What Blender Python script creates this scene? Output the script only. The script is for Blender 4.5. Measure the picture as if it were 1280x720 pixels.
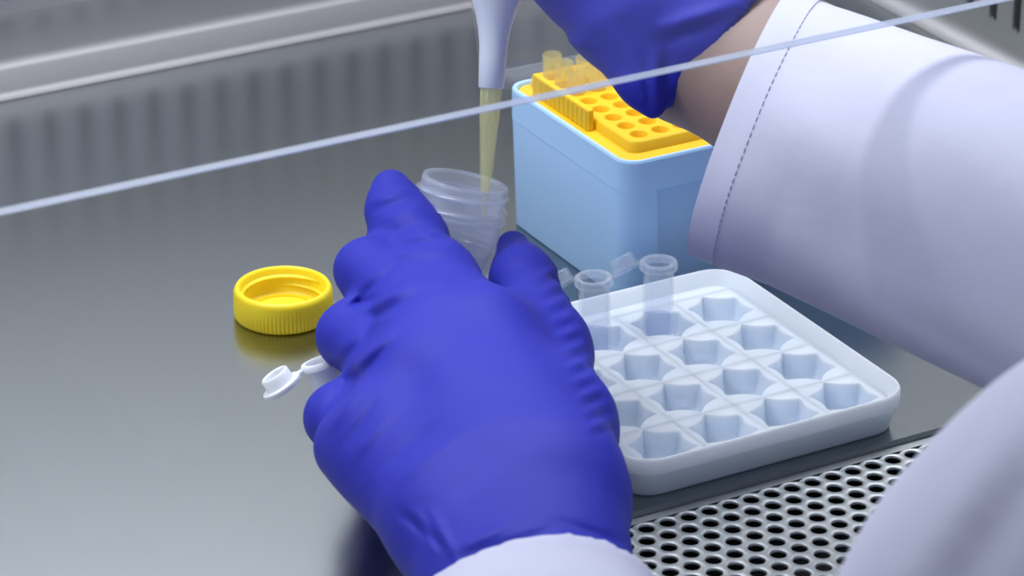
import bpy, bmesh, math, random
import numpy as np
from mathutils import Vector, Matrix

for o in list(bpy.data.objects): bpy.data.objects.remove(o)
scene = bpy.context.scene
col = scene.collection
random.seed(4); rng = np.random.default_rng(7)

# ------------------------------------------------------------------ camera
# world: X along the cabinet's width, Y into its depth, Z up; worktop surface at z = 0, metres
F_PX, PITCH, YAW, DIST = 4400.0, math.radians(25.3), math.radians(29.2), 1.29
FW = np.array([math.sin(YAW)*math.cos(PITCH), math.cos(YAW)*math.cos(PITCH), -math.sin(PITCH)])
RT = np.array([math.cos(YAW), -math.sin(YAW), 0.0])
UP = np.cross(RT, FW)
CAM = -FW*DIST
def at(px, py, d):
    "world point seen at a pixel of the 1280x720 frame, at depth d"
    return CAM + (RT*(px-640)/F_PX - UP*(py-360)/F_PX + FW)*d
cd = bpy.data.cameras.new('camera'); cam = bpy.data.objects.new('camera', cd); col.objects.link(cam)
cd.sensor_width = 36.0; cd.lens = F_PX/1280*36.0; cd.clip_start = 0.05; cd.clip_end = 30
m = Matrix((( RT[0], UP[0], -FW[0], CAM[0]), (RT[1], UP[1], -FW[1], CAM[1]), (RT[2], UP[2], -FW[2], CAM[2]), (0,0,0,1)))
cam.matrix_world = m
cd.dof.use_dof = True; cd.dof.focus_distance = 1.18; cd.dof.aperture_fstop = 24
scene.camera = cam
scene.cycles.transparent_max_bounces = 32

# ------------------------------------------------------------------ world, lamps, exposure
w = bpy.data.worlds.new('room_light'); scene.world = w; w.use_nodes = True
w.node_tree.nodes['Background'].inputs[0].default_value = (0.62, 0.68, 0.80, 1)
w.node_tree.nodes['Background'].inputs[1].default_value = 0.39
def area(name, loc, rot, sx, sy, power, color):
    l = bpy.data.lights.new(name, 'AREA'); l.shape = 'RECTANGLE'; l.size = sx; l.size_y = sy
    l.energy = power; l.color = color
    o = bpy.data.objects.new(name, l); col.objects.link(o); o.location = loc; o.rotation_euler = rot
    return o
area('cabinet_lamp', (-0.15, 0.02, 0.60), (0, 0, 0), 1.0, 0.20, 7.0, (0.93, 0.96, 1.0))
area('room_ceiling_lamp', (-0.9, -1.3, 2.3), (math.radians(-28), math.radians(-15), 0), 2.0, 2.0, 3.5, (0.95, 0.97, 1.0))
vs = scene.view_settings
vs.view_transform = 'Standard'; vs.look = 'None'; vs.gamma = 1.0; vs.use_curve_mapping = False; vs.exposure = 0.0

# ------------------------------------------------------------------ materials
def mat(name, base, rough=0.5, metal=0.0, spec=0.5, bump=None, sss=0.0, sss_r=(1,1,1), sheen=0.0, coat=0.0, vary=None):
    M = bpy.data.materials.new(name); M.use_nodes = True; nt = M.node_tree; b = nt.nodes['Principled BSDF']
    b.inputs['Base Color'].default_value = (*base, 1); b.inputs['Roughness'].default_value = rough
    b.inputs['Metallic'].default_value = metal; b.inputs['Specular IOR Level'].default_value = spec
    if sss: 
        b.inputs['Subsurface Weight'].default_value = sss; b.inputs['Subsurface Radius'].default_value = sss_r
        b.inputs['Subsurface Scale'].default_value = 0.008 if sss == 0.7 else 0.005
    if sheen: b.inputs['Sheen Weight'].default_value = sheen
    if coat: b.inputs['Coat Weight'].default_value = coat
    tc = nt.nodes.new('ShaderNodeTexCoord')
    def noise(scale, stretch, detail):
        mp = nt.nodes.new('ShaderNodeMapping'); mp.inputs['Scale'].default_value = stretch
        nt.links.new(tc.outputs['Object'], mp.inputs[0])
        n = nt.nodes.new('ShaderNodeTexNoise'); n.inputs['Scale'].default_value = scale; n.inputs['Detail'].default_value = detail
        nt.links.new(mp.outputs[0], n.inputs['Vector']); return n
    if bump:
        last = None
        for (scale, stretch, dist, strength) in bump:
            n = noise(scale, stretch, 3)
            bn = nt.nodes.new('ShaderNodeBump'); bn.inputs['Strength'].default_value = strength; bn.inputs['Distance'].default_value = dist
            nt.links.new(n.outputs[0], bn.inputs['Height'])
            if last: nt.links.new(last.outputs[0], bn.inputs['Normal'])
            last = bn
        nt.links.new(last.outputs[0], b.inputs['Normal'])
    if vary:
        scale, stretch, c2, r2 = vary
        n = noise(scale, stretch, 4)
        cr = nt.nodes.new('ShaderNodeMix'); cr.data_type = 'RGBA'
        cr.inputs[6].default_value = (*base, 1); cr.inputs[7].default_value = (*c2, 1)
        nt.links.new(n.outputs[0], cr.inputs[0]); nt.links.new(cr.outputs[2], b.inputs['Base Color'])
        mr = nt.nodes.new('ShaderNodeMapRange'); mr.inputs[3].default_value = rough; mr.inputs[4].default_value = r2
        nt.links.new(n.outputs[0], mr.inputs[0]); nt.links.new(mr.outputs[0], b.inputs['Roughness'])
    return M
def clear(name, tint, haze, haze_col, gloss_rough=0.05, ior=1.45, milky=0.5, edge=0.6):
    "clear or frosted plastic sheet: see-through, a share of milky scattering, a skin reflection"
    M = bpy.data.materials.new(name); M.use_nodes = True; nt = M.node_tree; nt.nodes.clear()
    out = nt.nodes.new('ShaderNodeOutputMaterial')
    tr = nt.nodes.new('ShaderNodeBsdfTransparent'); tr.inputs[0].default_value = (*tint, 1)
    df = nt.nodes.new('ShaderNodeBsdfDiffuse'); df.inputs[0].default_value = (*haze_col, 1)
    tl = nt.nodes.new('ShaderNodeBsdfTranslucent'); tl.inputs[0].default_value = (*haze_col, 1)
    mm = nt.nodes.new('ShaderNodeMixShader'); mm.inputs[0].default_value = milky
    nt.links.new(df.outputs[0], mm.inputs[1]); nt.links.new(tl.outputs[0], mm.inputs[2])
    m1 = nt.nodes.new('ShaderNodeMixShader'); m1.inputs[0].default_value = haze
    nt.links.new(tr.outputs[0], m1.inputs[1]); nt.links.new(mm.outputs[0], m1.inputs[2])
    gl = nt.nodes.new('ShaderNodeBsdfGlossy'); gl.inputs['Roughness'].default_value = gloss_rough
    lw = nt.nodes.new('ShaderNodeLayerWeight'); lw.inputs[0].default_value = 0.5
    pw = nt.nodes.new('ShaderNodeMath'); pw.operation = 'POWER'; pw.inputs[1].default_value = 4.0
    nt.links.new(lw.outputs['Facing'], pw.inputs[0])
    f0 = ((ior-1)/(ior+1))**2
    fr = nt.nodes.new('ShaderNodeMapRange'); fr.inputs[3].default_value = f0; fr.inputs[4].default_value = edge
    nt.links.new(pw.outputs[0], fr.inputs[0])
    m2 = nt.nodes.new('ShaderNodeMixShader')
    nt.links.new(fr.outputs[0], m2.inputs[0]); nt.links.new(m1.outputs[0], m2.inputs[1]); nt.links.new(gl.outputs[0], m2.inputs[2])
    nt.links.new(m2.outputs[0], out.inputs[0]); return M

STEEL  = mat('brushed_steel_worktop', (0.335, 0.362, 0.375), 0.22, 1.0, vary=(4, (1, 1, 1), (0.345, 0.372, 0.384), 0.235))
STEELW = mat('brushed_steel_wall', (0.54, 0.54, 0.55), 0.46, 1.0, vary=(7, (1, 1, 1), (0.56, 0.555, 0.565), 0.50))
STEELT = mat('steel_trim', (0.255, 0.245, 0.255), 0.5, 1.0, vary=(12, (1, 1, 1), (0.265, 0.252, 0.264), 0.54))
STEELG = mat('perforated_steel', (0.52, 0.55, 0.56), 0.5, 1.0, vary=(15, (1, 1, 1), (0.55, 0.58, 0.59), 0.54))
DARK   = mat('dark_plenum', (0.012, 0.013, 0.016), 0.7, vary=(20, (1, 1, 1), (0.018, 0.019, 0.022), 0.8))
GLOVE  = mat('blue_nitrile', (0.022, 0.027, 0.37), 0.56, spec=0.24, bump=[(60, (1, 1, 1), 0.0012, 0.30), (420, (1, 1, 1), 0.0003, 0.25)], vary=(30, (1, 1, 1), (0.026, 0.031, 0.40), 0.6))
CLOTH  = mat('lab_coat_cotton', (0.54, 0.545, 0.70), 0.85, spec=0.2, sheen=0.15, bump=[(22, (1, 1, 1), 0.004, 0.30), (1400, (1, 1, 1), 0.0002, 0.3)], vary=(10, (1, 1, 1), (0.57, 0.575, 0.73), 0.9))
SEAM   = mat('coat_stitching', (0.46, 0.45, 0.60), 0.9, spec=0.1, vary=(300, (1, 1, 1), (0.52, 0.51, 0.66), 0.9))
SKIN   = mat('skin', (0.29, 0.205, 0.18), 0.5, spec=0.35, sss=0.25, sss_r=(1.0, 0.4, 0.25), bump=[(500, (1, 1, 1), 0.0003, 0.25)], vary=(40, (1, 1, 1), (0.32, 0.225, 0.20), 0.55))
YELLOW = mat('yellow_cap_plastic', (0.92, 0.70, 0.02), 0.38, spec=0.45, sss=0.2, sss_r=(1, 0.7, 0.1), vary=(60, (1, 1, 1), (0.93, 0.72, 0.025), 0.42))
YRACK  = mat('yellow_rack_plastic', (0.84, 0.51, 0.012), 0.45, spec=0.4, sss=0.15, sss_r=(1, 0.6, 0.1), vary=(60, (1, 1, 1), (0.86, 0.54, 0.018), 0.5))
BBOX   = mat('pale_blue_plastic', (0.39, 0.62, 0.97), 0.42, spec=0.45, vary=(30, (1, 1, 1), (0.405, 0.635, 0.975), 0.46))
WRACK  = mat('white_polypropylene', (0.76, 0.84, 0.98), 0.38, spec=0.45, sss=0.7, sss_r=(1, 1, 1), vary=(40, (1, 1, 1), (0.78, 0.86, 0.98), 0.45))
PIPW   = mat('white_pipette_plastic', (0.72, 0.77, 0.93), 0.35, spec=0.5, vary=(40, (1, 1, 1), (0.75, 0.80, 0.95), 0.4))
WTUBE  = mat('white_tube_plastic', (0.80, 0.84, 0.92), 0.35, spec=0.5, sss=0.4, vary=(60, (1, 1, 1), (0.83, 0.87, 0.94), 0.4))
GLASS  = clear('sash_glass', (0.985, 0.99, 0.992), 0.012, (0.75, 0.8, 0.9), 0.02, 1.3, 0.5, 0.2)
GEDGE  = clear('sash_glass_edge', (0.80, 0.86, 0.95), 0.50, (0.66, 0.70, 0.80), 0.15, 1.5, 0.3)
CLEARP = clear('clear_plastic', (0.97, 0.975, 0.99), 0.10, (0.85, 0.9, 1.0), 0.06)
FROST  = clear('frosted_plastic', (0.95, 0.965, 0.99), 0.25, (0.84, 0.88, 0.99), 0.10)
RIM    = clear('rim_plastic', (0.95, 0.965, 0.99), 0.26, (0.90, 0.94, 1.0), 0.08)
LIQ    = clear('clear_liquid', (0.90, 0.92, 0.97), 0.05, (0.7, 0.75, 0.9), 0.02, 1.33)
YTIP   = clear('pale_yellow_tip', (0.992, 0.99, 0.93), 0.23, (0.98, 0.97, 0.66), 0.08, 1.45, 0.5, 0.4)
YTIPR  = clear('yellow_rack_tip', (0.985, 0.975, 0.86), 0.28, (0.95, 0.90, 0.52), 0.12)

# ------------------------------------------------------------------ helpers
def tag(o, label=None, cat=None, group=None, kind=None):
    if label: o['label'] = label
    if cat: o['category'] = cat
    if group: o['group'] = group
    if kind: o['kind'] = kind
    return o
def link(name, me, material, parent=None, smooth=True):
    o = bpy.data.objects.new(name, me); col.objects.link(o)
    if material and not me.materials: me.materials.append(material)
    if parent: o.parent = parent
    if smooth:
        me.polygons.foreach_set('use_smooth', [True]*len(me.polygons))
    return o
def mesh(name, v, f):
    me = bpy.data.meshes.new(name); me.from_pydata([tuple(map(float, p)) for p in v], [], [tuple(map(int, q)) for q in f]); me.update()
    bm = bmesh.new(); bm.from_mesh(me); bmesh.ops.recalc_face_normals(bm, faces=bm.faces); bm.to_mesh(me); bm.free()
    return me
def sharp(me, ang=35):
    bm = bmesh.new(); bm.from_mesh(me)
    for e in bm.edges:
        if len(e.link_faces) == 2: e.smooth = e.calc_face_angle(0) < math.radians(ang)
        else: e.smooth = True
    bm.to_mesh(me); bm.free(); return me
def bevel(o, width, seg=2, ang=40):
    b = o.modifiers.new('bevel', 'BEVEL'); b.width = width; b.segments = seg; b.limit_method = 'ANGLE'; b.angle_limit = math.radians(ang); return o
def empty(name, loc=(0, 0, 0)):
    o = bpy.data.objects.new(name, None); col.objects.link(o); o.location = loc; o.empty_display_size = 0.01; return o
class MB:
    def __init__(s): s.v = []; s.f = []
    def add(s, v, f):
        n = len(s.v); s.v += [tuple(map(float, p)) for p in v]; s.f += [tuple(i+n for i in q) for q in f]; return s
    def box(s, a, b):
        (x0, y0, z0), (x1, y1, z1) = a, b
        return s.add([(x0,y0,z0),(x1,y0,z0),(x1,y1,z0),(x0,y1,z0),(x0,y0,z1),(x1,y0,z1),(x1,y1,z1),(x0,y1,z1)],
              [(0,3,2,1),(4,5,6,7),(0,1,5,4),(1,2,6,5),(2,3,7,6),(3,0,4,7)])
    def loft(s, rings, cap0=True, cap1=True, close=False):
        n = len(rings[0]); v = [p for r in rings for p in r]; f = []
        R = len(rings)
        for i in range(R if close else R-1):
            j = (i+1) % R
            for k in range(n):
                f.append((i*n+k, i*n+(k+1) % n, j*n+(k+1) % n, j*n+k))
        if not close:
            if cap0: f.append(tuple(reversed(range(n))))
            if cap1: f.append(tuple(range((R-1)*n, R*n)))
        return s.add(v, f)
    def build(s, name, material, parent=None, smooth=True, sharp_ang=35, ox=None):
        me = mesh(name, s.v, s.f)
        if smooth: sharp(me, sharp_ang)
        return link(name, me, material, parent, smooth)
def frame(axis):
    a = np.array(axis, float); a /= np.linalg.norm(a)
    h = np.array([0, 0, 1.0]) if abs(a[2]) < 0.9 else np.array([1.0, 0, 0])
    e1 = np.cross(h, a); e1 /= np.linalg.norm(e1); return a, e1, np.cross(a, e1)
def lathe_rings(profile, origin=(0, 0, 0), axis=(0, 0, 1), seg=40, ribs=None):
    a, e1, e2 = frame(axis); o = np.array(origin, float); rings = []
    for q in profile:
        r, t = q[0], q[1]; rib = q[2] if len(q) > 2 else 0
        rings.append([o + a*t + (e1*math.cos(2*math.pi*k/seg)+e2*math.sin(2*math.pi*k/seg))*(r + (rib if k % 2 else 0)) for k in range(seg)])
    return rings
def lathe(profile, origin=(0, 0, 0), axis=(0, 0, 1), seg=40, cap0=False, cap1=False, close=False):
    return MB().loft(lathe_rings(profile, origin, axis, seg), cap0, cap1, close)
def rrect(x0, x1, y0, y1, r, z, n=6):
    pts = []
    for cx, cy, a0 in ((x1-r, y1-r, 0), (x0+r, y1-r, 90), (x0+r, y0+r, 180), (x1-r, y0+r, 270)):
        for k in range(n+1):
            a = math.radians(a0+90*k/n); pts.append((cx+r*math.cos(a), cy+r*math.sin(a), z))
    return pts

# ---- smooth solids (hands, sleeves): a distance field of tapered limbs, turned into one continuous mesh
def surface_nets(v, origin, h):
    s = v < 0; nx, ny, nz = v.shape
    acc = np.zeros((nx-1, ny-1, nz-1, 3), np.float32); cnt = np.zeros((nx-1, ny-1, nz-1), np.float32)
    for ax in range(3):
        sl0 = [slice(None)]*3; sl1 = [slice(None)]*3; sl0[ax] = slice(0, -1); sl1[ax] = slice(1, None)
        a = v[tuple(sl0)]; b = v[tuple(sl1)]; cr = s[tuple(sl0)] != s[tuple(sl1)]
        t = np.where(cr, a/np.where(cr, a-b, 1), 0).astype(np.float32)
        o1, o2 = [i for i in range(3) if i != ax]
        for d1 in (0, 1):
            for d2 in (0, 1):
                sl = [slice(None)]*3
                sl[o1] = slice(d1, v.shape[o1]-1+d1); sl[o2] = slice(d2, v.shape[o2]-1+d2)
                c = cr[tuple(sl)]; tt = t[tuple(sl)]
                cnt += c; acc[..., ax] += tt*c; acc[..., o1] += d1*c; acc[..., o2] += d2*c
    act = cnt > 0; idx = -np.ones(act.shape, np.int64); idx[act] = np.arange(act.sum())
    cells = np.argwhere(act)
    V = (cells + acc[act]/cnt[act][:, None])*h + origin
    Q = []
    for ax in range(3):
        o1, o2 = (ax+1) % 3, (ax+2) % 3
        sl0 = [slice(None)]*3; sl1 = [slice(None)]*3; sl0[ax] = slice(0, -1); sl1[ax] = slice(1, None)
        cr = s[tuple(sl0)] != s[tuple(sl1)]
        e = np.argwhere(cr); e = e[(e[:, o1] > 0) & (e[:, o2] > 0) & (e[:, o1] < v.shape[o1]-1) & (e[:, o2] < v.shape[o2]-1)]
        u1 = np.zeros(3, int); u1[o1] = 1; u2 = np.zeros(3, int); u2[o2] = 1
        g = lambda c: idx[c[:, 0], c[:, 1], c[:, 2]]
        q = np.stack([g(e-u1-u2), g(e-u2), g(e), g(e-u1)], 1)
        neg = s[e[:, 0], e[:, 1], e[:, 2]]
        q[~neg] = q[~neg][:, ::-1]; Q.append(q)
    return V, np.concatenate(Q)
def smin(a, b, k):
    h = np.maximum(k-np.abs(a-b), 0)/k
    return np.minimum(a, b)-h*h*k*0.25
def solid(name, chains, k, h, material, parent, post=None, pad=0.012, smooth_it=1):
    """chains: lists of (point, radius); returns one mesh object"""
    pts = np.array([p for c in chains for p, r in c]); rad = max(r for c in chains for p, r in c)
    lo = pts.min(0)-rad-pad; hi = pts.max(0)+rad+pad
    n = np.ceil((hi-lo)/h).astype(int)+1
    G = np.stack(np.meshgrid(*[lo[i]+np.arange(n[i])*h for i in range(3)], indexing='ij'), -1).astype(np.float32)
    D = np.full(G.shape[:3], 1.0, np.float32)
    for c in chains:
        Dc = None
        for (p, ra), (q, rb) in zip(c[:-1], c[1:]):
            p = np.asarray(p, np.float32); q = np.asarray(q, np.float32); ab = q-p
            R = max(ra, rb)+0.03
            i0 = np.maximum(((np.minimum(p, q)-R-lo)/h).astype(int), 0); i1 = np.minimum(((np.maximum(p, q)+R-lo)/h).astype(int)+2, n)
            sl = tuple(slice(a, b) for a, b in zip(i0, i1))
            g = G[sl]; pa = g-p
            t = np.clip((pa@ab)/max(float(ab@ab), 1e-12), 0, 1)
            d = np.linalg.norm(pa-t[..., None]*ab, axis=-1)-(ra+(rb-ra)*t)
            D[sl] = smin(D[sl], d, k)
    if post: D = post(G, D)
    V, Q = surface_nets(D, lo, h)
    me = bpy.data.meshes.new(name); me.from_pydata(V.tolist(), [], Q.tolist()); me.update()
    for p in me.polygons: p.use_smooth = True
    o = link(name, me, material, parent)
    if smooth_it:
        s = o.modifiers.new('smooth', 'SMOOTH'); s.factor = 0.5; s.iterations = smooth_it
    return o
def P(px, py, d, r): return (at(px, py, d), r/1000.0)
def scr(G):
    "pixel position of each grid point of a glove, to lay its creases along the fingers"
    q = G-CAM.astype(np.float32); z = q@FW.astype(np.float32)
    return 640+F_PX*(q@RT.astype(np.float32))/z, 360-F_PX*(q@UP.astype(np.float32))/z, z
def creases(G, D, segs, zmax, band=0.006):
    "raise (positive) or press in (negative) soft folds along given lines on the near side"
    near = np.abs(D) < band
    g = G[near]; x, y, z = scr(g); add = np.zeros(len(g), np.float32)
    for (x0, y0, x1, y1, wpx, amp) in segs:
        dx, dy = x1-x0, y1-y0; t = np.clip(((x-x0)*dx+(y-y0)*dy)/(dx*dx+dy*dy), 0, 1)
        dd = (x-x0-t*dx)**2+(y-y0-t*dy)**2
        add += amp/1000*np.exp(-dd/(wpx*wpx))*np.sin(np.pi*np.clip(t*0.86+0.07, 0, 1))*(z < zmax)
    D[near] -= add
    return D

# ================================================================== THE SETTING (inside of the cabinet)
WX0, WX1, WYB, WYF = -0.75, 0.2915, 0.318, -0.167
# worktop: one brushed sheet, with a cove up the right-hand side
fl = MB()
ring0 = [(WX0, WYF, 0), (WX1+0.002, WYF, 0), (WX1+0.002, WYF, -0.0022), (WX0, WYF, -0.0022)]
ring1 = [(x, WYB, z) for x, y, z in ring0]
fl.loft([ring0, ring1])
floor = fl.build('floor', STEEL, smooth=False); tag(floor, 'brushed stainless steel worktop of the safety cabinet', kind='structure')
# rear step along the back wall
pr = [(0.2595, 0.0002), (0.2615, 0.0012), (0.2628, 0.0030), (0.2665, 0.0105), (0.2685, 0.0128), (0.2715, 0.0138), (WYB+0.001, 0.0138), (WYB+0.001, 0.0002)]
tr = MB().loft([[(WX0, y, z) for y, z in pr], [(WX1-0.0075, y, z) for y, z in pr]]).build('trim_1', STEELT, sharp_ang=50)
tag(tr, 'pale steel step running along the foot of the back wall', kind='structure')
# walls with a row of upright slots
def slot_cell(cu, half, z0, z1, zs0, zs1, r, N=12):
    "wall strip in (u, z) with one stadium hole"
    hole = []
    for k in range(N+1): a = math.pi*k/N; hole.append((cu+r*math.cos(a), zs1-r+r*math.sin(a)))
    for k in range(N+1): a = math.pi+math.pi*k/N; hole.append((cu+r*math.cos(a), zs0+r+r*math.sin(a)))
    outer = []
    for k in range(N+1):
        t = k/N; outer.append((cu+half, zs1-r+(z1-zs1+r)*t*4) if t < .25 else (cu+half-2*half*((t-.25)/.5), z1) if t <= .75 else (cu-half, z1-(z1-zs1+r)*((t-.75)/.25)))
    outer[0] = (cu+half, zs1-r)
    for k in range(N+1):
        t = k/N; outer.append((cu-half, zs0+r-(zs0+r-z0)*t/.25) if t < .25 else (cu-half+2*half*((t-.25)/.5), z0) if t <= .75 else (cu+half, z0+(zs0+r-z0)*((t-.75)/.25)))
    for i, (u, z) in enumerate(outer):
        outer[i] = (min(max(u, cu-half), cu+half), min(max(z, z0), z1))
    return hole, outer
def slot_wall(name, u0, u1, pitch, place, z0, ztop, label):
    mb = MB(); zs0, zs1, zm = 0.0205 if name == 'wall_back' else 0.0152, 0.115, 0.13
    n = int((u1-u0)/pitch)
    for i in range(n):
        hole, outer = slot_cell(u0+pitch*(i+.5), pitch/2, z0, zm, zs0, zs1, 0.0027)
        rings = [[place(u, z, 0) for u, z in outer], [place(u, z, 0) for u, z in hole], [place(u, z, 0.0018) for u, z in hole]]
        mb.loft(rings, False, False)
    ue = u0+pitch*n
    mb.add([place(u0, zm, 0), place(ue, zm, 0), place(ue, ztop, 0), place(u0, ztop, 0)], [(0, 1, 2, 3)])
    if u1-ue > 1e-4: mb.add([place(ue, z0, 0), place(u1, z0, 0), place(u1, ztop, 0), place(ue, ztop, 0)], [(0, 1, 2, 3)])
    if name == 'wall_right':
        cv = [(WX1-0.0080+0.0080*math.sin(math.pi/2*k/10), 0.0082-0.0080*math.cos(math.pi/2*k/10)) for k in range(11)]
        n0 = len(cv); mb.add([(x, u, z) for u in (u0, u1) for x, z in cv], [(k, k+1, n0+k+1, n0+k) for k in range(n0-1)])
    o = mb.build(name, STEELW); tag(o, label, kind='structure')
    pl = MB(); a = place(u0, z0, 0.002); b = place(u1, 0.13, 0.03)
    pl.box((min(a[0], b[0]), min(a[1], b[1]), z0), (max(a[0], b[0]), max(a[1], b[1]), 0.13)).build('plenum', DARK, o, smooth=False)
    return o
wb = slot_wall('wall_back', WX0, WX1+0.0005, 0.0164, lambda u, z, d: (u, WYB+d, z), 0.0138, 0.62, 'steel back wall with a row of upright slots')
wr = slot_wall('wall_right', WYF, WYB, 0.0164, lambda u, z, d: (WX1+d, u, z), 0.0082, 0.62, 'steel right wall with dark upright slots')
wl = MB().box((WX0-0.003, WYF, -0.002), (WX0, WYB, 0.62)).build('wall_left', STEELW, smooth=False); tag(wl, 'plain steel left wall of the cabinet', kind='structure')
ce = MB().box((WX0, WYF+0.02, 0.62), (WX1, WYB, 0.625)).build('ceiling', mat('white_ceiling_panel', (0.7, 0.72, 0.75), 0.6, vary=(5, (1, 1, 1), (0.72, 0.74, 0.77), 0.65)), smooth=False); tag(ce, 'pale ceiling panel of the cabinet', kind='structure')
# perforated front grille: staggered round holes
gp, gr = 0.0080, 0.0029
mb = MB()
GX0, GX1, GY0, GY1 = -0.40, 0.30, -0.1745, -0.315
row = 0; y = GY0
while y > GY1:
    x = GX0+(gp/2 if row % 2 else 0)
    while x < GX1:
        hexo = []; hole = []
        for k in range(24):
            a = math.radians(15*k+30); s6 = (15*k) % 60
            rr = gp/2/math.cos(math.radians(s6-30)) if True else 0
            hexo.append((x+rr*math.cos(a), y+rr*math.sin(a), -0.0024)); hole.append((x+gr*math.cos(a), y+gr*math.sin(a), -0.0024))
        inner = [(x+(gr-0.00025)*math.cos(math.radians(15*k+30)), y+(gr-0.00025)*math.sin(math.radians(15*k+30)), -0.0027) for k in range(24)]
        low = [(p[0], p[1], -0.0034) for p in inner]
        mb.loft([hexo, hole, inner, low], False, False)
        x += gp
    y -= gp*math.sqrt(3)/2; row += 1
grille = mb.build('trim_2', STEELG, sharp_ang=60); tag(grille, 'perforated steel air grille with staggered round holes at the cabinet front', kind='structure')
MB().box((GX0-0.3, GY1-0.01, -0.035), (GX1, 0.20, -0.030)).build('plenum_floor', DARK, grille, smooth=False)
MB().box((GX0, -0.1708, -0.0040), (GX1, -0.160, -0.0023)).build('border_strip', STEELG, grille, smooth=False)
MB().box((-0.75, -0.36, -0.03), (0.30, GY1+0.003, -0.0005)).build('front_lip', STEELG, grille, smooth=False)
MB().box((-0.75, GY1, -0.03), (GX0+0.004, WYF+0.002, -0.0024)).build('side_plate', STEELG, grille, smooth=False)
# sash: a thick sheet of glass, raised 17 cm above the worktop
SY, SZ, ST = -0.2148, 0.1725, 0.0037
win = empty('window_1', (0, SY, SZ)); tag(win, 'raised clear glass sash crossing above the worktop', kind='structure')
def wpart(name, mb_, material):
    o = mb_.build(name, material, win, smooth=False); o.location = -Vector((0, SY, SZ)); return o
wpart('glass_pane', MB().box((WX0, SY, SZ+0.0008), (WX1, SY+ST, 0.62)), GLASS)
eb = MB(); prf = [(SY+0.0008, SZ), (SY+ST-0.0008, SZ), (SY+ST, SZ+0.0008), (SY, SZ+0.0008)]
eb.loft([[(WX0, a, b) for a, b in prf], [(WX1, a, b) for a, b in prf]])
wpart('polished_edge', eb, GEDGE)

# ================================================================== OBJECTS
# ---------------- yellow screw cap lying open side up
cx, cy = -0.0831, 0.0200
cap = empty('screw_cap', (cx, cy, 0)); tag(cap, 'yellow ribbed screw cap lying open side up on the steel worktop', 'cap')
H, R = 0.0122, 0.0175
seg = 152
body = [(0.0, 0.0005), (R-0.0012, 0.0, 0), (R-0.0005, 0.0006, 0.00025), (R-0.0002, 0.0014, 0.00060), (R-0.0002, H-0.0022, 0.00060), (R-0.0001, H-0.0012, 0), (R-0.0006, H-0.0003, 0), (R-0.0013, H, 0), (R-0.0019, H-0.0004, 0), (R-0.0022, H-0.0012, 0),
        (R-0.0023, 0.0026, 0), (R-0.0032, 0.0018, 0), (0.0, 0.0017, 0)]
MB().loft(lathe_rings(body, seg=seg), False, False).build('cap_shell', YELLOW, cap, sharp_ang=50)
for t0, ph in ((0.0088, 0.0), (0.0062, 2.0)):
    mbt = MB(); rings = []
    for k in range(61):
        a = ph+math.pi*1.75*k/60; s = min(1, k/6, (60-k)/6); z = t0-0.0011*k/60
        rr = R-0.0022
        rings.append([((rr-0.0011*s*b)*math.cos(a), (rr-0.0011*s*b)*math.sin(a), z+c*0.0008) for b, c in ((-.3, -1), (0.8, -.45), (1, 0), (0.8, .45), (-.3, 1))])
    mbt.loft(rings, True, True).build('inner_thread', YELLOW, cap, sharp_ang=60)
lathe([(0.0123, 0.0018), (0.0125, 0.0026), (0.0119, 0.0028), (0.0117, 0.0018)], seg=64).build('sealing_ring', YELLOW, cap)

# ---------------- pale blue tip box with yellow rack
BX0, BX1, BY0, BY1, BH = 0.0272, 0.1550, -0.0340, 0.0545, 0.0562
box = empty('tip_box', ((BX0+BX1)/2, (BY0+BY1)/2, 0)); tag(box, 'pale blue pipette tip box with yellow perforated rack and clear open lid', 'tip box')
bl = box.location
def bpart(name, mb_, material, **kw):
    o = mb_.build(name, material, box, **kw); o.location = -bl; return o
def outline(i, z, r=0.0076, rec=0.0042):
    x0, x1, y0, y1 = BX0+i, BX1-i, BY0+i, BY1-i
    pts = []
    def arc(cx, cy, a0, rr, n=8, sgn=1):
        for k in range(n+1):
            a = math.radians(a0+sgn*90*k/n); pts.append((cx+rr*math.cos(a), cy+rr*math.sin(a), z))
    arc(x1-r, y1-r, 0, r); arc(x0+r, y1-r, 90, r); arc(x0+r, y0+r, 180, r)
    e = 0.0022; xa = x0+0.0150; xb = x1-0.0150
    arc(xa-e, y0+e, 270, e, 3); arc(xa+e, y0+rec-e, 180, e, 3, -1)
    arc(xb-e, y0+rec-e, 90, e, 3, -1); arc(xb+e, y0+e, 180, e, 3)
    arc(x1-r, y0+r, 270, r)
    return pts
bpart('box_base', MB().loft([outline(0.0020, 0.0), outline(0.0013, 0.0008), outline(0.0002, BH-0.0125)]), BBOX, sharp_ang=50)
def rr(i, z, r=0.0078): return rrect(BX0+i, BX1-i, BY0+i, BY1-i, r-i*0.8, z, 8)
lip = MB().loft([rr(0.0003, BH-0.0127), rr(0.0, BH-0.0124), rr(0, BH-0.001), rr(0.0004, BH-0.0002), rr(0.0010, BH), rr(0.0017, BH-0.0003), rr(0.0022, BH-0.0014), rr(0.0024, BH-0.008)], True, False)
bpart('rim', lip, BBOX, sharp_ang=24)
HX0, HY0 = 0.0420, -0.0185           # first hole
FZ, DZ = BH-0.0010, BH+0.0032        # flange and deck heights
bpart('rack_flange', MB().loft([rr(0.0026, FZ-0.004), rr(0.0026, FZ-0.0003), rr(0.0032, FZ)]), YRACK)
mbd = MB(); hw = 0.0032; pt = 0.0090
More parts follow.
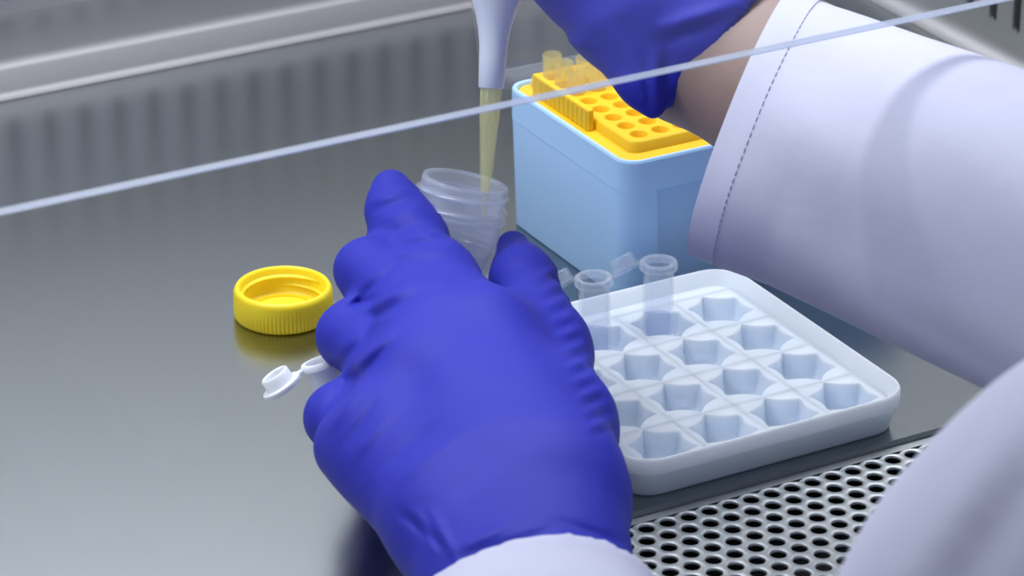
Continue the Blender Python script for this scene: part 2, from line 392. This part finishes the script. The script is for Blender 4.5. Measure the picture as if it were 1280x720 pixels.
for i in range(12):
    for j in range(8):
        x, y = HX0+pt*i, HY0+pt*j; sq = []; h1 = []; h2 = []; h3 = []
        for k in range(24):
            a = math.radians(15*k); c, s = math.cos(a), math.sin(a); q = pt/2/max(abs(c), abs(s))
            sq.append((x+q*c, y+q*s, DZ)); h1.append((x+(hw+.00025)*c, y+(hw+.00025)*s, DZ)); h2.append((x+hw*c, y+hw*s, DZ-.0003)); h3.append((x+(hw-.0003)*c, y+(hw-.0003)*s, DZ-0.0032))
        mbd.loft([sq, h1, h2, h3], False, True)
dx0, dx1, dy0, dy1 = HX0-pt/2, HX0+pt*11.5, HY0-pt/2, HY0+pt*7.5
e = 0.0020
def dk(i, z, r): return rrect(dx0-e-i, dx1+e+i, dy0-e-i, dy1+e+i, r, z, 6)
inner = rrect(dx0, dx1, dy0, dy1, 0.00001, DZ, 6)
mbd.loft([inner, dk(-0.0006, DZ, 0.0030), dk(0, DZ-0.0006, 0.0036), dk(0.0004, FZ, 0.0040)], False, False)
bpart('rack_deck', mbd, YRACK, sharp_ang=45)
# upright yellow plate along the left side of the rack
lp = bpart('rack_side_plate', MB().box((0.0320, 0.0005, FZ), (0.0345, 0.0420, FZ+0.0084)), YRACK, smooth=False); bevel(lp, 0.0006)
for j in range(11):
    o = bpart('plate_rib', MB().box((0.0318, 0.0018+j*0.0033, FZ+0.0005), (0.0321, 0.0026+j*0.0033, FZ+0.0076)), YRACK, smooth=False)
# open lid of clear plastic, tipped up behind the box
lid = MB()
Lw0, Lw1 = BX0-0.001, BX1+0.001
ang = math.radians(104); hy, hz = BY1+0.0035, BH-0.004
def lidp(u, v, wv):  # v away from the hinge, wv out of the lid
    return (u, hy-math.cos(ang)*v+math.sin(ang)*wv, hz+math.sin(ang)*v+math.cos(ang)*wv)
def lrect(i, wv, r=0.008):
    return [lidp(p[0], p[1], wv) for p in rrect(Lw0+i, Lw1-i, 0.001+i, 0.086-i, r, 0, 6)]
lid.loft([lrect(-0.0015, 0), lrect(-0.0015, 0.0012), lrect(0, 0.0014), lrect(0.001, 0.0150), lrect(0.0022, 0.0165), lrect(0.0034, 0.0160), lrect(0.0024, 0.0145), lrect(0.0014, 0.0)], True, True, close=False)
lid.f = [q for q in lid.f if len(q) == 4]
n_ = 28; lid.f.append(tuple(range(4*n_, 5*n_)))
bpart('clear_lid', lid, CLEARP, sharp_ang=40)
for xx in (BX0+0.018, BX1-0.018):
    bpart('hinge', MB().loft(lathe_rings([(0.0018, -0.006), (0.0018, 0.006)], (xx, BY1+0.0016, BH-0.0035), (1, 0, 0), 12)), BBOX)
# pale tips left standing in the back rows
tipm = None
tip_prof = [(0.0035, 0.0090), (0.0037, 0.0084), (0.0036, 0.0070), (0.0035, 0.0), (0.0030, -0.0030), (0.0028, -0.0030), (0.0031, 0.0), (0.0032, 0.0084)]
for (i, j) in [(0, 7), (0, 6), (1, 6), (2, 6), (0, 5), (1, 5)]:
    if tipm is None:
        tipm = mesh('rack_tip', *(lambda b: (b.v, b.f))(MB().loft(lathe_rings(tip_prof, seg=28), close=True))); sharp(tipm, 50)
    o = link('pipette_tip', tipm, YTIPR); o.location = (HX0+pt*i, HY0+pt*j, DZ+0.0002)
    tag(o, 'pale yellow tip standing alone in the back left corner hole of the yellow rack' if j == 7 else 'pale translucent yellow tip in the cluster behind the yellow rack plate', 'pipette tip', 'tips left in the rack')

# ---------------- white translucent tube rack with star-shaped wells
RX0, RX1, RY0, RY1, RH = -0.0470, 0.0632, -0.1650, -0.0475, 0.0150
rack = empty('tube_rack', ((RX0+RX1)/2, (RY0+RY1)/2, 0)); tag(rack, 'milky white plastic tube rack with star-shaped wells on the steel worktop', 'tube rack')
rl = rack.location
def kr(i, z, r=0.013): return rrect(RX0+i, RX1-i, RY0+i, RY1-i, max(r-i, 0.003), z, 8)
sh = MB().loft([kr(0.0040, 0.0), kr(0.0032, 0.0008), kr(0.0012, RH-0.0062), kr(0.0001, RH-0.0054), kr(0, RH-0.0008), kr(0.0005, RH), kr(0.0013, RH), kr(0.0019, RH-0.0008), kr(0.0038, RH-0.0040), kr(0.0046, RH-0.0046)], True, False)
o = sh.build('rack_shell', WRACK, rack, sharp_ang=50); o.location = -rl
nx, ny = 4, 4
ix0, ix1, iy0, iy1 = RX0+0.0046, RX1-0.0046, RY0+0.0046, RY1-0.0046
px_, py_ = 0.0240, 0.0260
DK = RH-0.0046
def starr(a, base, amp):
    q = (math.degrees(a)-30) % 60; q = min(q, 60-q)/30.0
    return base+amp*(1-q)**2.4
def well_mesh():
    b = MB(); N = 72; rings = []
    sq = []; 
    ca_ = math.atan2(py_, px_); AA = []
    for q0, q1 in ((-ca_, ca_), (ca_, math.pi-ca_), (math.pi-ca_, math.pi+ca_), (math.pi+ca_, 2*math.pi-ca_)):
        AA += [q0+(q1-q0)*k/18 for k in range(18)]
    for k in range(N):
        a = AA[k]; c, s = math.cos(a), math.sin(a)
        q = min(px_/2/max(abs(c), 1e-9), py_/2/max(abs(s), 1e-9)); sq.append((q*c, q*s, 0))
    rings.append(sq)
    for (base, amp, z) in ((0.0095, 0.0030, 0.0), (0.0092, 0.0030, -0.0003), (0.0090, 0.0030, -0.0010), (0.0088, 0.0028, -0.0050), (0.0085, 0.0020, -0.0080), (0.0078, 0.0008, -0.0094), (0.0050, 0, -0.0096)):
        rings.append([(starr(a, base, amp)*math.cos(a), starr(a, base, amp)*math.sin(a), z) for a in AA])
    b.loft(rings, False, True); me = mesh('well', b.v, b.f); sharp(me, 60); return me
wm = well_mesh()
cx0, cy0 = 0.0095, -0.1095
for i in range(nx):
    for j in range(ny):
        o = link('well', wm, WRACK, rack)
        o.location = Vector((cx0+px_*(i-(nx-1)/2), cy0+py_*(j-(ny-1)/2), DK)) - rl
mg = MB().loft([rrect(ix0, ix1, iy0, iy1, 0.0084, DK, 8), rrect(cx0-px_*nx/2, cx0+px_*nx/2, cy0-py_*ny/2, cy0+py_*ny/2, 0.00001, DK, 8)], False, False)
o = mg.build('deck_margin', WRACK, rack); o.location = -rl

# ---------------- microtubes
def microtube(origin, axis, lid_dir, label, body_mat, open_ang=150, L=0.038, group=None, liquid=True, cone=0.0175):
    a, _, _ = frame(axis); o0 = np.array(origin, float)
    t = empty('microtube', o0); tag(t, label, 'microtube', group)
    pr_ = [(0.0012, 0.0), (0.0022, 0.0006), (0.0049, cone), (0.0053, cone+0.0025), (0.0054, L-0.0030), (0.0056, L-0.0026), (0.0066, L-0.0022), (0.0067, L-0.0006), (0.0063, L), (0.0050, L), (0.0046, L-0.002), (0.0045, cone+0.002), (0.0042, cone), (0.0013, 0.0016), (0.0, 0.0014)]
    b = MB().loft(lathe_rings(pr_, (0, 0, 0), a, 36), True, False); b.build('tube_body', body_mat, t, sharp_ang=40)
    if body_mat is CLEARP:
        MB().loft(lathe_rings([(0.0056, L-0.0027), (0.0068, L-0.0023), (0.0069, L-0.0005), (0.0064, L+0.0003), (0.0050, L+0.0003), (0.0049, L-0.0010)], (0, 0, 0), a, 36), False, False).build('tube_rim', RIM, t, sharp_ang=50)
    if liquid:
        lathe([(0.0, 0.0018), (0.0016, 0.0022), (0.0041, cone), (0.0043, max(cone, 0.010)+0.003), (0.0, max(cone, 0.010)+0.0027)], (0, 0, 0), a, 28).build('liquid', LIQ, t)
    ld = np.array(lid_dir, float); ld -= a*(ld@a); ld /= np.linalg.norm(ld); sd = np.cross(a, ld)
    # hinge strap then lid disc with its plug ring, folded back by open_ang
    th = math.radians(open_ang); hp = ld*0.0068+a*(L-0.0012)
    dirv = ld*(-math.cos(th))+a*math.sin(th)         # from hinge to lid centre
    nrm = np.cross(sd, dirv); 
    if th > math.pi/2: nrm = nrm if nrm@a > 0 else -nrm
    c = hp+dirv*(0.0078 if body_mat is WTUBE else 0.0088)
    lidb = MB().loft(lathe_rings([(0.0, -0.0012), (0.0066, -0.0012), (0.0069, -0.0008), (0.0069, 0.0003), (0.0065, 0.0006), (0.0049, 0.0006), (0.0048, 0.0042), (0.0044, 0.0046), (0.0039, 0.0042), (0.0039, 0.0), (0.0, 0.0)], c, nrm, 36), False, False)
    lo = lidb.build('tube_lid', body_mat if body_mat is WTUBE else CLEARP, t, sharp_ang=45)
    st = MB(); q0, q1 = hp-ld*0.0006, hp+dirv*0.0030; w_ = sd*0.0018; tn = nrm*0.0004
    st.add([q0-w_-tn, q0+w_-tn, q1+w_-tn, q1-w_-tn, q0-w_+tn, q0+w_+tn, q1+w_+tn, q1-w_+tn], [(0,3,2,1),(4,5,6,7),(0,1,5,4),(1,2,6,5),(2,3,7,6),(3,0,4,7)])
    st.build('hinge_strap', body_mat if body_mat is WTUBE else CLEARP, lo, smooth=False)
    return t
def wellpos(i, j): return (cx0+px_*(i-(nx-1)/2), cy0+py_*(j-(ny-1)/2))
wx, wy = wellpos(2, 3); microtube((wx-0.002, wy, DK-0.0092), (0.01, 0.03, 1), (-0.4, 0.9, 0), 'clear open microtube in the back row of the white rack, beside the blue box corner', CLEARP, 214, L=0.033, cone=0.006)
wx, wy = wellpos(1, 3); microtube((wx-0.003, wy, DK-0.0092), (-0.03, 0.03, 1), (-0.4, 0.9, 0), 'clear open microtube in the white rack, next to the blue gloved thumb', CLEARP, 214, L=0.033, cone=0.006)

# ---------------- sample container held in the left hand
nrm = RT*0.200+UP*0.950-FW*0.24; nrm /= np.linalg.norm(nrm)
mouth = at(582, 226, 1.155); CL = 0.056; base = mouth-nrm*CL
ct = empty('sample_container', base); tag(ct, 'open frosted plastic sample container held in the blue gloved hand', 'container')
SPL = 0.0350
up_ = [(0.0146, SPL), (0.0148, 0.0440), (0.0142, 0.0458), (0.0143, CL-0.0006), (0.0140, CL), (0.0134, CL), (0.0132, CL-0.0006), (0.0132, SPL)]
MB().loft(lathe_rings(up_, (0, 0, 0), nrm, 56), close=True).build('frosted_wall', FROST, ct, sharp_ang=40)
lo_ = [(0.0126, 0.0), (0.0136, 0.0004), (0.0146, SPL), (0.0133, SPL), (0.0124, 0.0030), (0.0, 0.0026)]
MB().loft(lathe_rings(lo_, (0, 0, 0), nrm, 56), True, False).build('clear_base', CLEARP, ct, sharp_ang=40)
for tt in (0.0462, 0.0503):
    b = MB(); rings = []; a_, e1_, e2_ = frame(nrm)
    for k in range(73):
        an = 2*math.pi*1.0*k/72+tt*900; s = min(1, k/5, (72-k)/5); z = tt+0.0028*k/72; rv = e1_*math.cos(an)+e2_*math.sin(an)
        rings.append([rv*(0.0142+0.0015*s*q)+nrm*(z+c) for q, c in ((-.2, -.0009), (.8, -.0005), (1, 0), (.8, .0005), (-.2, .0009))])
    b.loft(rings).build('screw_thread', FROST, ct, sharp_ang=50)
MB().loft(lathe_rings([(0.0144, CL-0.0010), (0.0142, CL+0.0002), (0.0132, CL+0.0002), (0.0131, CL-0.0010)], (0, 0, 0), nrm, 56), close=True).build('lip', RIM, ct, sharp_ang=50)
lathe([(0.0148, 0.0440), (0.0158, 0.0444), (0.0158, 0.0452), (0.0146, 0.0456)], (0, 0, 0), nrm, 56).build('collar_ring', FROST, ct)
MB().loft(lathe_rings([(0.0, 0.0030), (0.0123, 0.0034), (0.0132, 0.0335), (0.0127, 0.0330), (0.0, 0.0324)], (0, 0, 0), nrm, 48)).build('clear_solution', LIQ, ct, sharp_ang=40)

# ---------------- pipette with its tip
A0 = at(604, 283, 1.157); A1 = at(620, 0, 1.151); ax = (A1-A0)/np.linalg.norm(A1-A0)
pip = empty('pipette', A0); tag(pip, 'white hand pipette with a pale yellow tip dipping into the container', 'pipette')
SH = 0.0466
lathe([(0.0085, 0.0760), (0.0066, 0.0700), (0.0054, 0.0650), (0.0047, 0.0600), (0.0045, 0.0560), (0.0042, SH-0.0008), (0.0039, SH-0.0012), (0.0, SH-0.0012)], seg=40, axis=ax).build('shaft', PIPW, pip, sharp_ang=40)
lathe([(0.0085, 0.0760), (0.0100, 0.0830), (0.0118, 0.0900), (0.0130, 0.0980), (0.0138, 0.1100), (0.0140, 0.2050), (0.0150, 0.2200), (0.0145, 0.2320), (0.0060, 0.2340), (0.0, 0.2340)], seg=40, axis=ax).build('handle', PIPW, pip, sharp_ang=40)
lathe([(0.0034, 0.2330), (0.0034, 0.2480), (0.0085, 0.2490), (0.0090, 0.2510), (0.0088, 0.2550), (0.0, 0.2560)], seg=32, axis=ax).build('plunger', PIPW, pip, sharp_ang=40)
tp = MB().loft(lathe_rings([(0.0036, SH), (0.0034, SH-0.006), (0.0033, SH-0.012), (0.0031, SH-0.0135), (0.0020, 0.0160), (0.0007, 0.0), (0.0004, 0.0), (0.0015, 0.0160), (0.0026, SH-0.014), (0.0029, SH)], (0, 0, 0), ax, 32), close=True)
tpo = tp.build('yellow_tip', YTIP, pip, sharp_ang=40)
a_, e1_, e2_ = frame(ax)
for k in range(8):
    an = 2*math.pi*k/8; rv = e1_*math.cos(an)+e2_*math.sin(an); sd = np.cross(ax, rv)
    b = MB(); b.loft([[rv*(0.0030+q[0])+sd*q[1]+ax*t for q in ((0, -.00025), (0.0006+dr, -.0002), (0.0006+dr, .0002), (0, .00025))] for t, dr in ((SH-0.013, -.0003), (SH-0.001, 0.0))])
    b.build('tip_rib', YTIP, tpo)

# ================================================================== THE PERSON
per = empty('person', tuple(at(1500, 900, 0.8)*[1, 1, 0])); tag(per, 'person in white lab coat and blue gloves pipetting into a small container', 'person')
def attach(o): o.location = -Vector(per.location); return o

# left hand: fingers closed around the container, seen from the back of the hand
LH = [
 [P(488, 233, 1.160, 5.4), P(494, 262, 1.155, 8.1), P(513, 296, 1.147, 10.0), P(545, 352, 1.125, 12.0), P(600, 425, 1.090, 15)],
 [P(540, 345, 1.200, 6.5), P(500, 350, 1.188, 7.2), P(468, 342, 1.160, 7.8), P(457, 338, 1.135, 8.3), P(540, 415, 1.095, 13)],
 [P(520, 440, 1.203, 6.5), P(478, 435, 1.188, 7.3), P(450, 428, 1.155, 8.0), P(438, 420, 1.118, 9.0), P(520, 485, 1.075, 14)],
 [P(500, 520, 1.165, 6.2), P(470, 525, 1.150, 6.8), P(450, 535, 1.120, 7.8), P(423, 522, 1.095, 8.8), P(490, 560, 1.060, 13)],
 [P(641, 309, 1.163, 5.5), P(654, 350, 1.150, 9.3), P(682, 430, 1.115, 12), P(697, 530, 1.070, 16), P(690, 620, 1.035, 22)],
 [P(540, 415, 1.095, 13), P(600, 425, 1.090, 15)], [P(520, 485, 1.075, 14), P(540, 415, 1.095, 13)], [P(490, 560, 1.06, 13), P(520, 485, 1.075, 14)],
 [P(612, 430, 1.095, 12), P(686, 450, 1.108, 11)], [P(622, 422, 1.104, 11.5), P(664, 398, 1.130, 10)], [P(640, 470, 1.085, 14), P(690, 540, 1.066, 16)],
 [P(540, 430, 1.085, 15), P(620, 600, 1.035, 22)],
 [P(485, 540, 1.060, 14), P(590, 640, 1.030, 20)],
 [P(600, 430, 1.085, 14), P(680, 600, 1.035, 22)],
 [P(438, 560, 1.068, 11), P(560, 655, 1.025, 17)],
 [P(565, 650, 1.025, 18), P(640, 790, 0.985, 20)],
 [P(690, 650, 1.022, 22), P(705, 790, 0.985, 22)],
 [P(625, 620, 1.035, 22), P(672, 790, 0.985, 23)],
]
LSEG = [
 # wrinkles on the index finger
 (466, 252, 512, 236, 4, 0.5), (464, 264, 520, 248, 4, -0.5), (466, 280, 528, 258, 4, 0.4), (470, 296, 536, 274, 5, -0.5), (482, 312, 545, 290, 5, 0.5),
 # folds running off the finger roots across the back of the hand
 (478, 310, 560, 300, 7, -1.0), (480, 318, 555, 312, 6, 0.8), (440, 380, 500, 330, 6, -1.0), (448, 392, 530, 345, 6, 0.9), (455, 405, 540, 360, 6, -0.8),
 (432, 385, 470, 372, 5, -1.2), (420, 460, 480, 400, 7, -1.0), (430, 470, 500, 405, 7, 0.9), (440, 480, 490, 430, 6, -0.7), (400, 520, 440, 465, 6, -0.8), (410, 540, 455, 480, 6, 0.7),
 (430, 560, 470, 500, 5, -0.7), (440, 575, 490, 515, 6, 0.6), (470, 590, 540, 530, 7, -0.5), (500, 600, 580, 540, 7, 0.5),
 # cuff creases
 (500, 640, 560, 690, 6, -0.9), (540, 640, 570, 700, 6, 0.9), (560, 690, 640, 655, 7, 0.9), (580, 700, 700, 660, 7, -0.9), (600, 700, 720, 670, 6, 0.9), (690, 650, 780, 680, 7, -0.8), (700, 665, 790, 700, 7, 0.8), (520, 640, 545, 690, 5, 0.8),
]
# small ribs along the outside of the thumb
for k in range(11):
    t = k/10; x = 692+t*66; y = 338+t*190
    LSEG.append((x-26, y+8, x+8, y-4, 3.2, 0.48 if k % 2 == 0 else 0.34)); LSEG.append((x-20+3, y+18, x+10, y+6, 3.0, -0.36))
def lpost(G, D):
    return creases(G, D, [(a, b, c, d, w_, m_*1.45) for a, b, c, d, w_, m_ in LSEG], 1.19)
lg = attach(solid('glove', LH, 0.009, 0.0010, GLOVE, per, lpost, smooth_it=1)); lg['label'] = 'blue glove gripping the sample container'

# right hand around the pipette handle, above the frame's top edge
def Q(px, py, d, r): return P(px, py, d, r)
def on_axis(t): return A0+ax*t
e1r = RT-ax*(RT@ax); e1r /= np.linalg.norm(e1r); e2r = np.cross(ax, e1r); e2r = e2r if e2r@FW > 0 else -e2r
def around(t, deg, rad): 
    a = math.radians(deg); return on_axis(t)+(e1r*math.cos(a)+e2r*math.sin(a))*rad
RHC = [
 [P(876, 38, 1.140, 26), P(810, -20, 1.142, 27), P(745, -88, 1.145, 28)],
 [P(810, -20, 1.142, 27), P(755, -150, 1.150, 27)],
 [P(745, -78, 1.140, 26), P(738, -220, 1.150, 24)],
]
for t, s in ((0.112, 0.92), (0.132, 1.0), (0.152, 1.0), (0.172, 0.95)):
    RHC.append([(around(t, 40, 0.046), 0.012), (around(t, 95, 0.027), 0.0098*s), (around(t, 150, 0.0235), 0.0092*s), (around(t-0.002, 205, 0.0228), 0.0088*s), (around(t-0.003, 262, 0.0222), 0.0078*s), (around(t-0.004, 300, 0.0222), 0.0062*s)])
RHC.append([(around(0.165, -10, 0.040), 0.017), (around(0.205, -40, 0.030), 0.0120), (around(0.245, -60, 0.020), 0.0100), (around(0.266, -60, 0.004), 0.0078)])
cufa, cufb = at(830, 152, 1.14), at(948, -5, 1.14)
cn = np.cross(cufb-cufa, FW); cn /= np.linalg.norm(cn); cn = cn if cn@RT > 0 else -cn
RG = [list(c) for c in RHC]
RG.append([P(817, 138, 1.118, 2.4), P(806, 100, 1.122, 7.5), P(790, 40, 1.128, 16)])
RG.append([P(905, 30, 1.130, 28.5), P(858, 8, 1.137, 28)])
RSEG = [(818, 60, 822, 140, 6, 1.5), (806, 70, 812, 140, 5, -1.2), (795, 90, 806, 138, 5, 1.0), (832, 60, 834, 110, 5, -1.2), (815, 38, 930, 2, 8, 1.8), (825, 55, 900, 28, 7, -1.3), (820, 40, 800, -30, 9, 1.0),
        (690, 40, 720, 40, 6, -0.8), (700, 52, 740, 60, 7, 0.8), (745, 20, 790, 80, 10, 0.6)]
def rpost(G, D):
    D = creases(G, D, RSEG, 1.20)
    return np.maximum(D, (G-cufa.astype(np.float32))@cn.astype(np.float32))
rg = attach(solid('glove', RG, 0.010, 0.0016, GLOVE, per, rpost, smooth_it=1)); rg['label'] = 'blue glove closed around the pipette, its cuff loose at the wrist'

# the body: one surface from the right hand over the shoulders to the left hand; only the right wrist shows
shL = at(1700, 690, 0.76); shR = shL+np.array([0.36, 0.02, 0.02]); elR = at(1400, 300, 1.045)+np.array([0.13, -0.10, -0.03])
elL = at(900, 1500, 0.85)
BC = [
 [P(745, -75, 1.147, 20), P(830, 5, 1.141, 20), P(876, 45, 1.140, 24.5), P(1000, 118, 1.116, 25), P(1200, 255, 1.085, 26), P(1400, 340, 1.05, 28), (elR, 0.034), (shR, 0.050)],
 [(shR, 0.050), (shR*[1, 1, 0]+shL*[0, 0, 1], 0.055), (shL, 0.05)],
 [(shL, 0.050), (elL, 0.036), P(655, 900, 0.950, 17), P(655, 740, 1.0, 13), P(640, 620, 1.045, 11), P(580, 500, 1.078, 6)],
 [((shL+shR)/2+[0, -0.02, -0.02], 0.085), ((shL+shR)/2+[0, -0.03, -0.42], 0.10)],
]
bd = attach(solid('body', BC, 0.02, 0.004, SKIN, per, smooth_it=2)); bd['label'] = 'bare wrist between the glove and the coat sleeve'

# lab coat: left sleeve, shoulders and front
hemc = at(655, 742, 0.992); hd = at(575, 560, 1.055)-hemc; hd /= np.linalg.norm(hd)
SC = [[P(590, 640, 1.03, 27), P(592, 730, 0.998, 29), P(640, 900, 0.95, 34), P(760, 1200, 0.90, 42)], [P(650, 640, 1.02, 27), P(672, 730, 0.995, 31), P(700, 900, 0.95, 34), P(820, 1200, 0.90, 42)]]
def spost(G, D):
    D = np.maximum(D, (G-(hemc-hd*0.020).astype(np.float32))@hd.astype(np.float32))
    return D
ls = attach(solid('coat_sleeve', SC, 0.018, 0.0020, CLOTH, per, spost, smooth_it=5)); ls['label'] = 'white left sleeve pulled over the glove cuff'
CC = [
 [P(790, 1180, 0.905, 44), (elL, 0.046)],
 [(elL, 0.052), P(1340, 820, 0.80, 51), P(1466, 742, 0.785, 57), (shL, 0.064)],
 [(shL, 0.064), (shR, 0.064)],
 [P(1440, 365, 1.035, 36), (elR, 0.046), (shR, 0.058)],
 [((shL+shR)/2+[0, -0.02, -0.03], 0.105), ((shL+shR)/2+[0, -0.03, -0.45], 0.125)],
]
CSEG = [(1095, 800, 1300, 500, 30, 1.8), (1150, 800, 1330, 545, 30, -2.5)]
def cpost(G, D):
    D = creases(G, D, CSEG, 1.2, 0.02)
    return D
cc = attach(solid('lab_coat', CC, 0.018, 0.0040, CLOTH, per, cpost, smooth_it=3)); cc['label'] = 'white coat front and upper left sleeve'

# right sleeve: a wide cloth tube with a hemmed cuff
SL = [  # top edge, bottom edge, depth, half thickness (mm)
 ((993, -14), (861, 319), 1.118, 36), ((1030, 4), (896, 333), 1.112, 37), ((1085, 22), (960, 356), 1.104, 39), ((1160, 48), (1050, 399), 1.090, 40),
 ((1260, 80), (1160, 453), 1.070, 42), ((1380, 122), (1300, 520), 1.045, 44), ((1520, 180), (1470, 600), 1.015, 46)]
N = 72
def sl_interp(s):
    s = min(max(s, 0), len(SL)-1); i = min(int(s), len(SL)-2); f = s-i; f2 = f*f*(3-2*f)*0.0+f
    L = lambda a, b: a+(b-a)*f2
    A, B = SL[i], SL[i+1]
    return (L(A[0][0], B[0][0]), L(A[0][1], B[0][1])), (L(A[1][0], B[1][0]), L(A[1][1], B[1][1])), L(A[2], B[2]), L(A[3], B[3])
def sl_ring(s, off=0.0, wob=1.0):
    t, b, d, th = sl_interp(s); T = at(*t, d); B = at(*b, d); c = (T+B)/2; v = (T-B)/2; Lv = np.linalg.norm(v); vn = v/Lv
    axs = at(*sl_interp(s+.3)[0], sl_interp(s+.3)[2])-at(*sl_interp(s-.3)[0], sl_interp(s-.3)[2]); axs /= np.linalg.norm(axs)
    wn = (CAM-c)/np.linalg.norm(CAM-c)-RT*0.16; wn -= vn*(wn@vn); wn /= np.linalg.norm(wn)
    pts = []
    for k in range(N):
        a = 2*math.pi*k/N; ca, sa = math.cos(a), math.sin(a)
        fo = 0.0011*math.sin(3*a+s*1.1)+0.0006*math.sin(7*a-s*1.6)
        # drawn-in crease under the forearm, towards the elbow
        cre = -0.006*math.exp(-((math.degrees(a) % 360-(140+(s-3)*5))/9)**2)*min(1, max(0, (s-3.0)/1.5))-0.004*math.exp(-((math.degrees(a) % 360-(112+(s-2)*6))/24)**2)*min(1, max(0, (s-0.8)/2.0))
        # shallow hollow on the lower near side
        q = (fo+cre)*wob*min(1, 0.35+s*0.5)*(abs(sa)) + off
        pts.append(c+vn*ca*(Lv+off)+wn*sa*(th/1000+q))
    return pts
b = MB(); svals = [0, 0.02]+list(np.linspace(0.1, 6, 60))
rings = [sl_ring(s) for s in svals]
inn = [sl_ring(s, -0.0012) for s in (0, 0.5, 1.0, 1.6)]
b.loft(list(reversed(inn))+rings, False, False)
so = attach(b.build('coat_sleeve', CLOTH, per, sharp_ang=70)); so['label'] = 'wide white right sleeve with a stitched hem'
# stitched hem: short dashes of thread following the cuff
mbs = MB()
ra, rb = sl_ring(0.93, 0.0001), sl_ring(0.965, 0.0001); rm = sl_ring(0.95, 0.0005)
def lerp(A, i): 
    j = int(i) % N; f = i-int(i); return np.array(A[j])*(1-f)+np.array(A[(j+1) % N])*f
n_d = 110
for k in range(n_d):
    u0, u1 = N*k/n_d, N*(k+0.62)/n_d
    p = [lerp(A, u) for u in (u0, u1) for A in (ra, rm, rb)]
    mbs.add(p, [(0, 3, 4, 1), (1, 4, 5, 2)])
st = mbs.build('hem_stitching', SEAM, so); 

# ---------------- small white microtube tucked behind the little finger
ma = -RT*0.30+UP*0.93-FW*0.2; ma /= np.linalg.norm(ma)
mtop = at(400, 450, 1.122); mo = mtop-ma*0.030
microtube(mo, ma, -RT*1.0-UP*0.3-FW*0.25, 'white microtube with its lid flipped open, tucked behind the gloved little finger', WTUBE, 196, L=0.030, liquid=False)
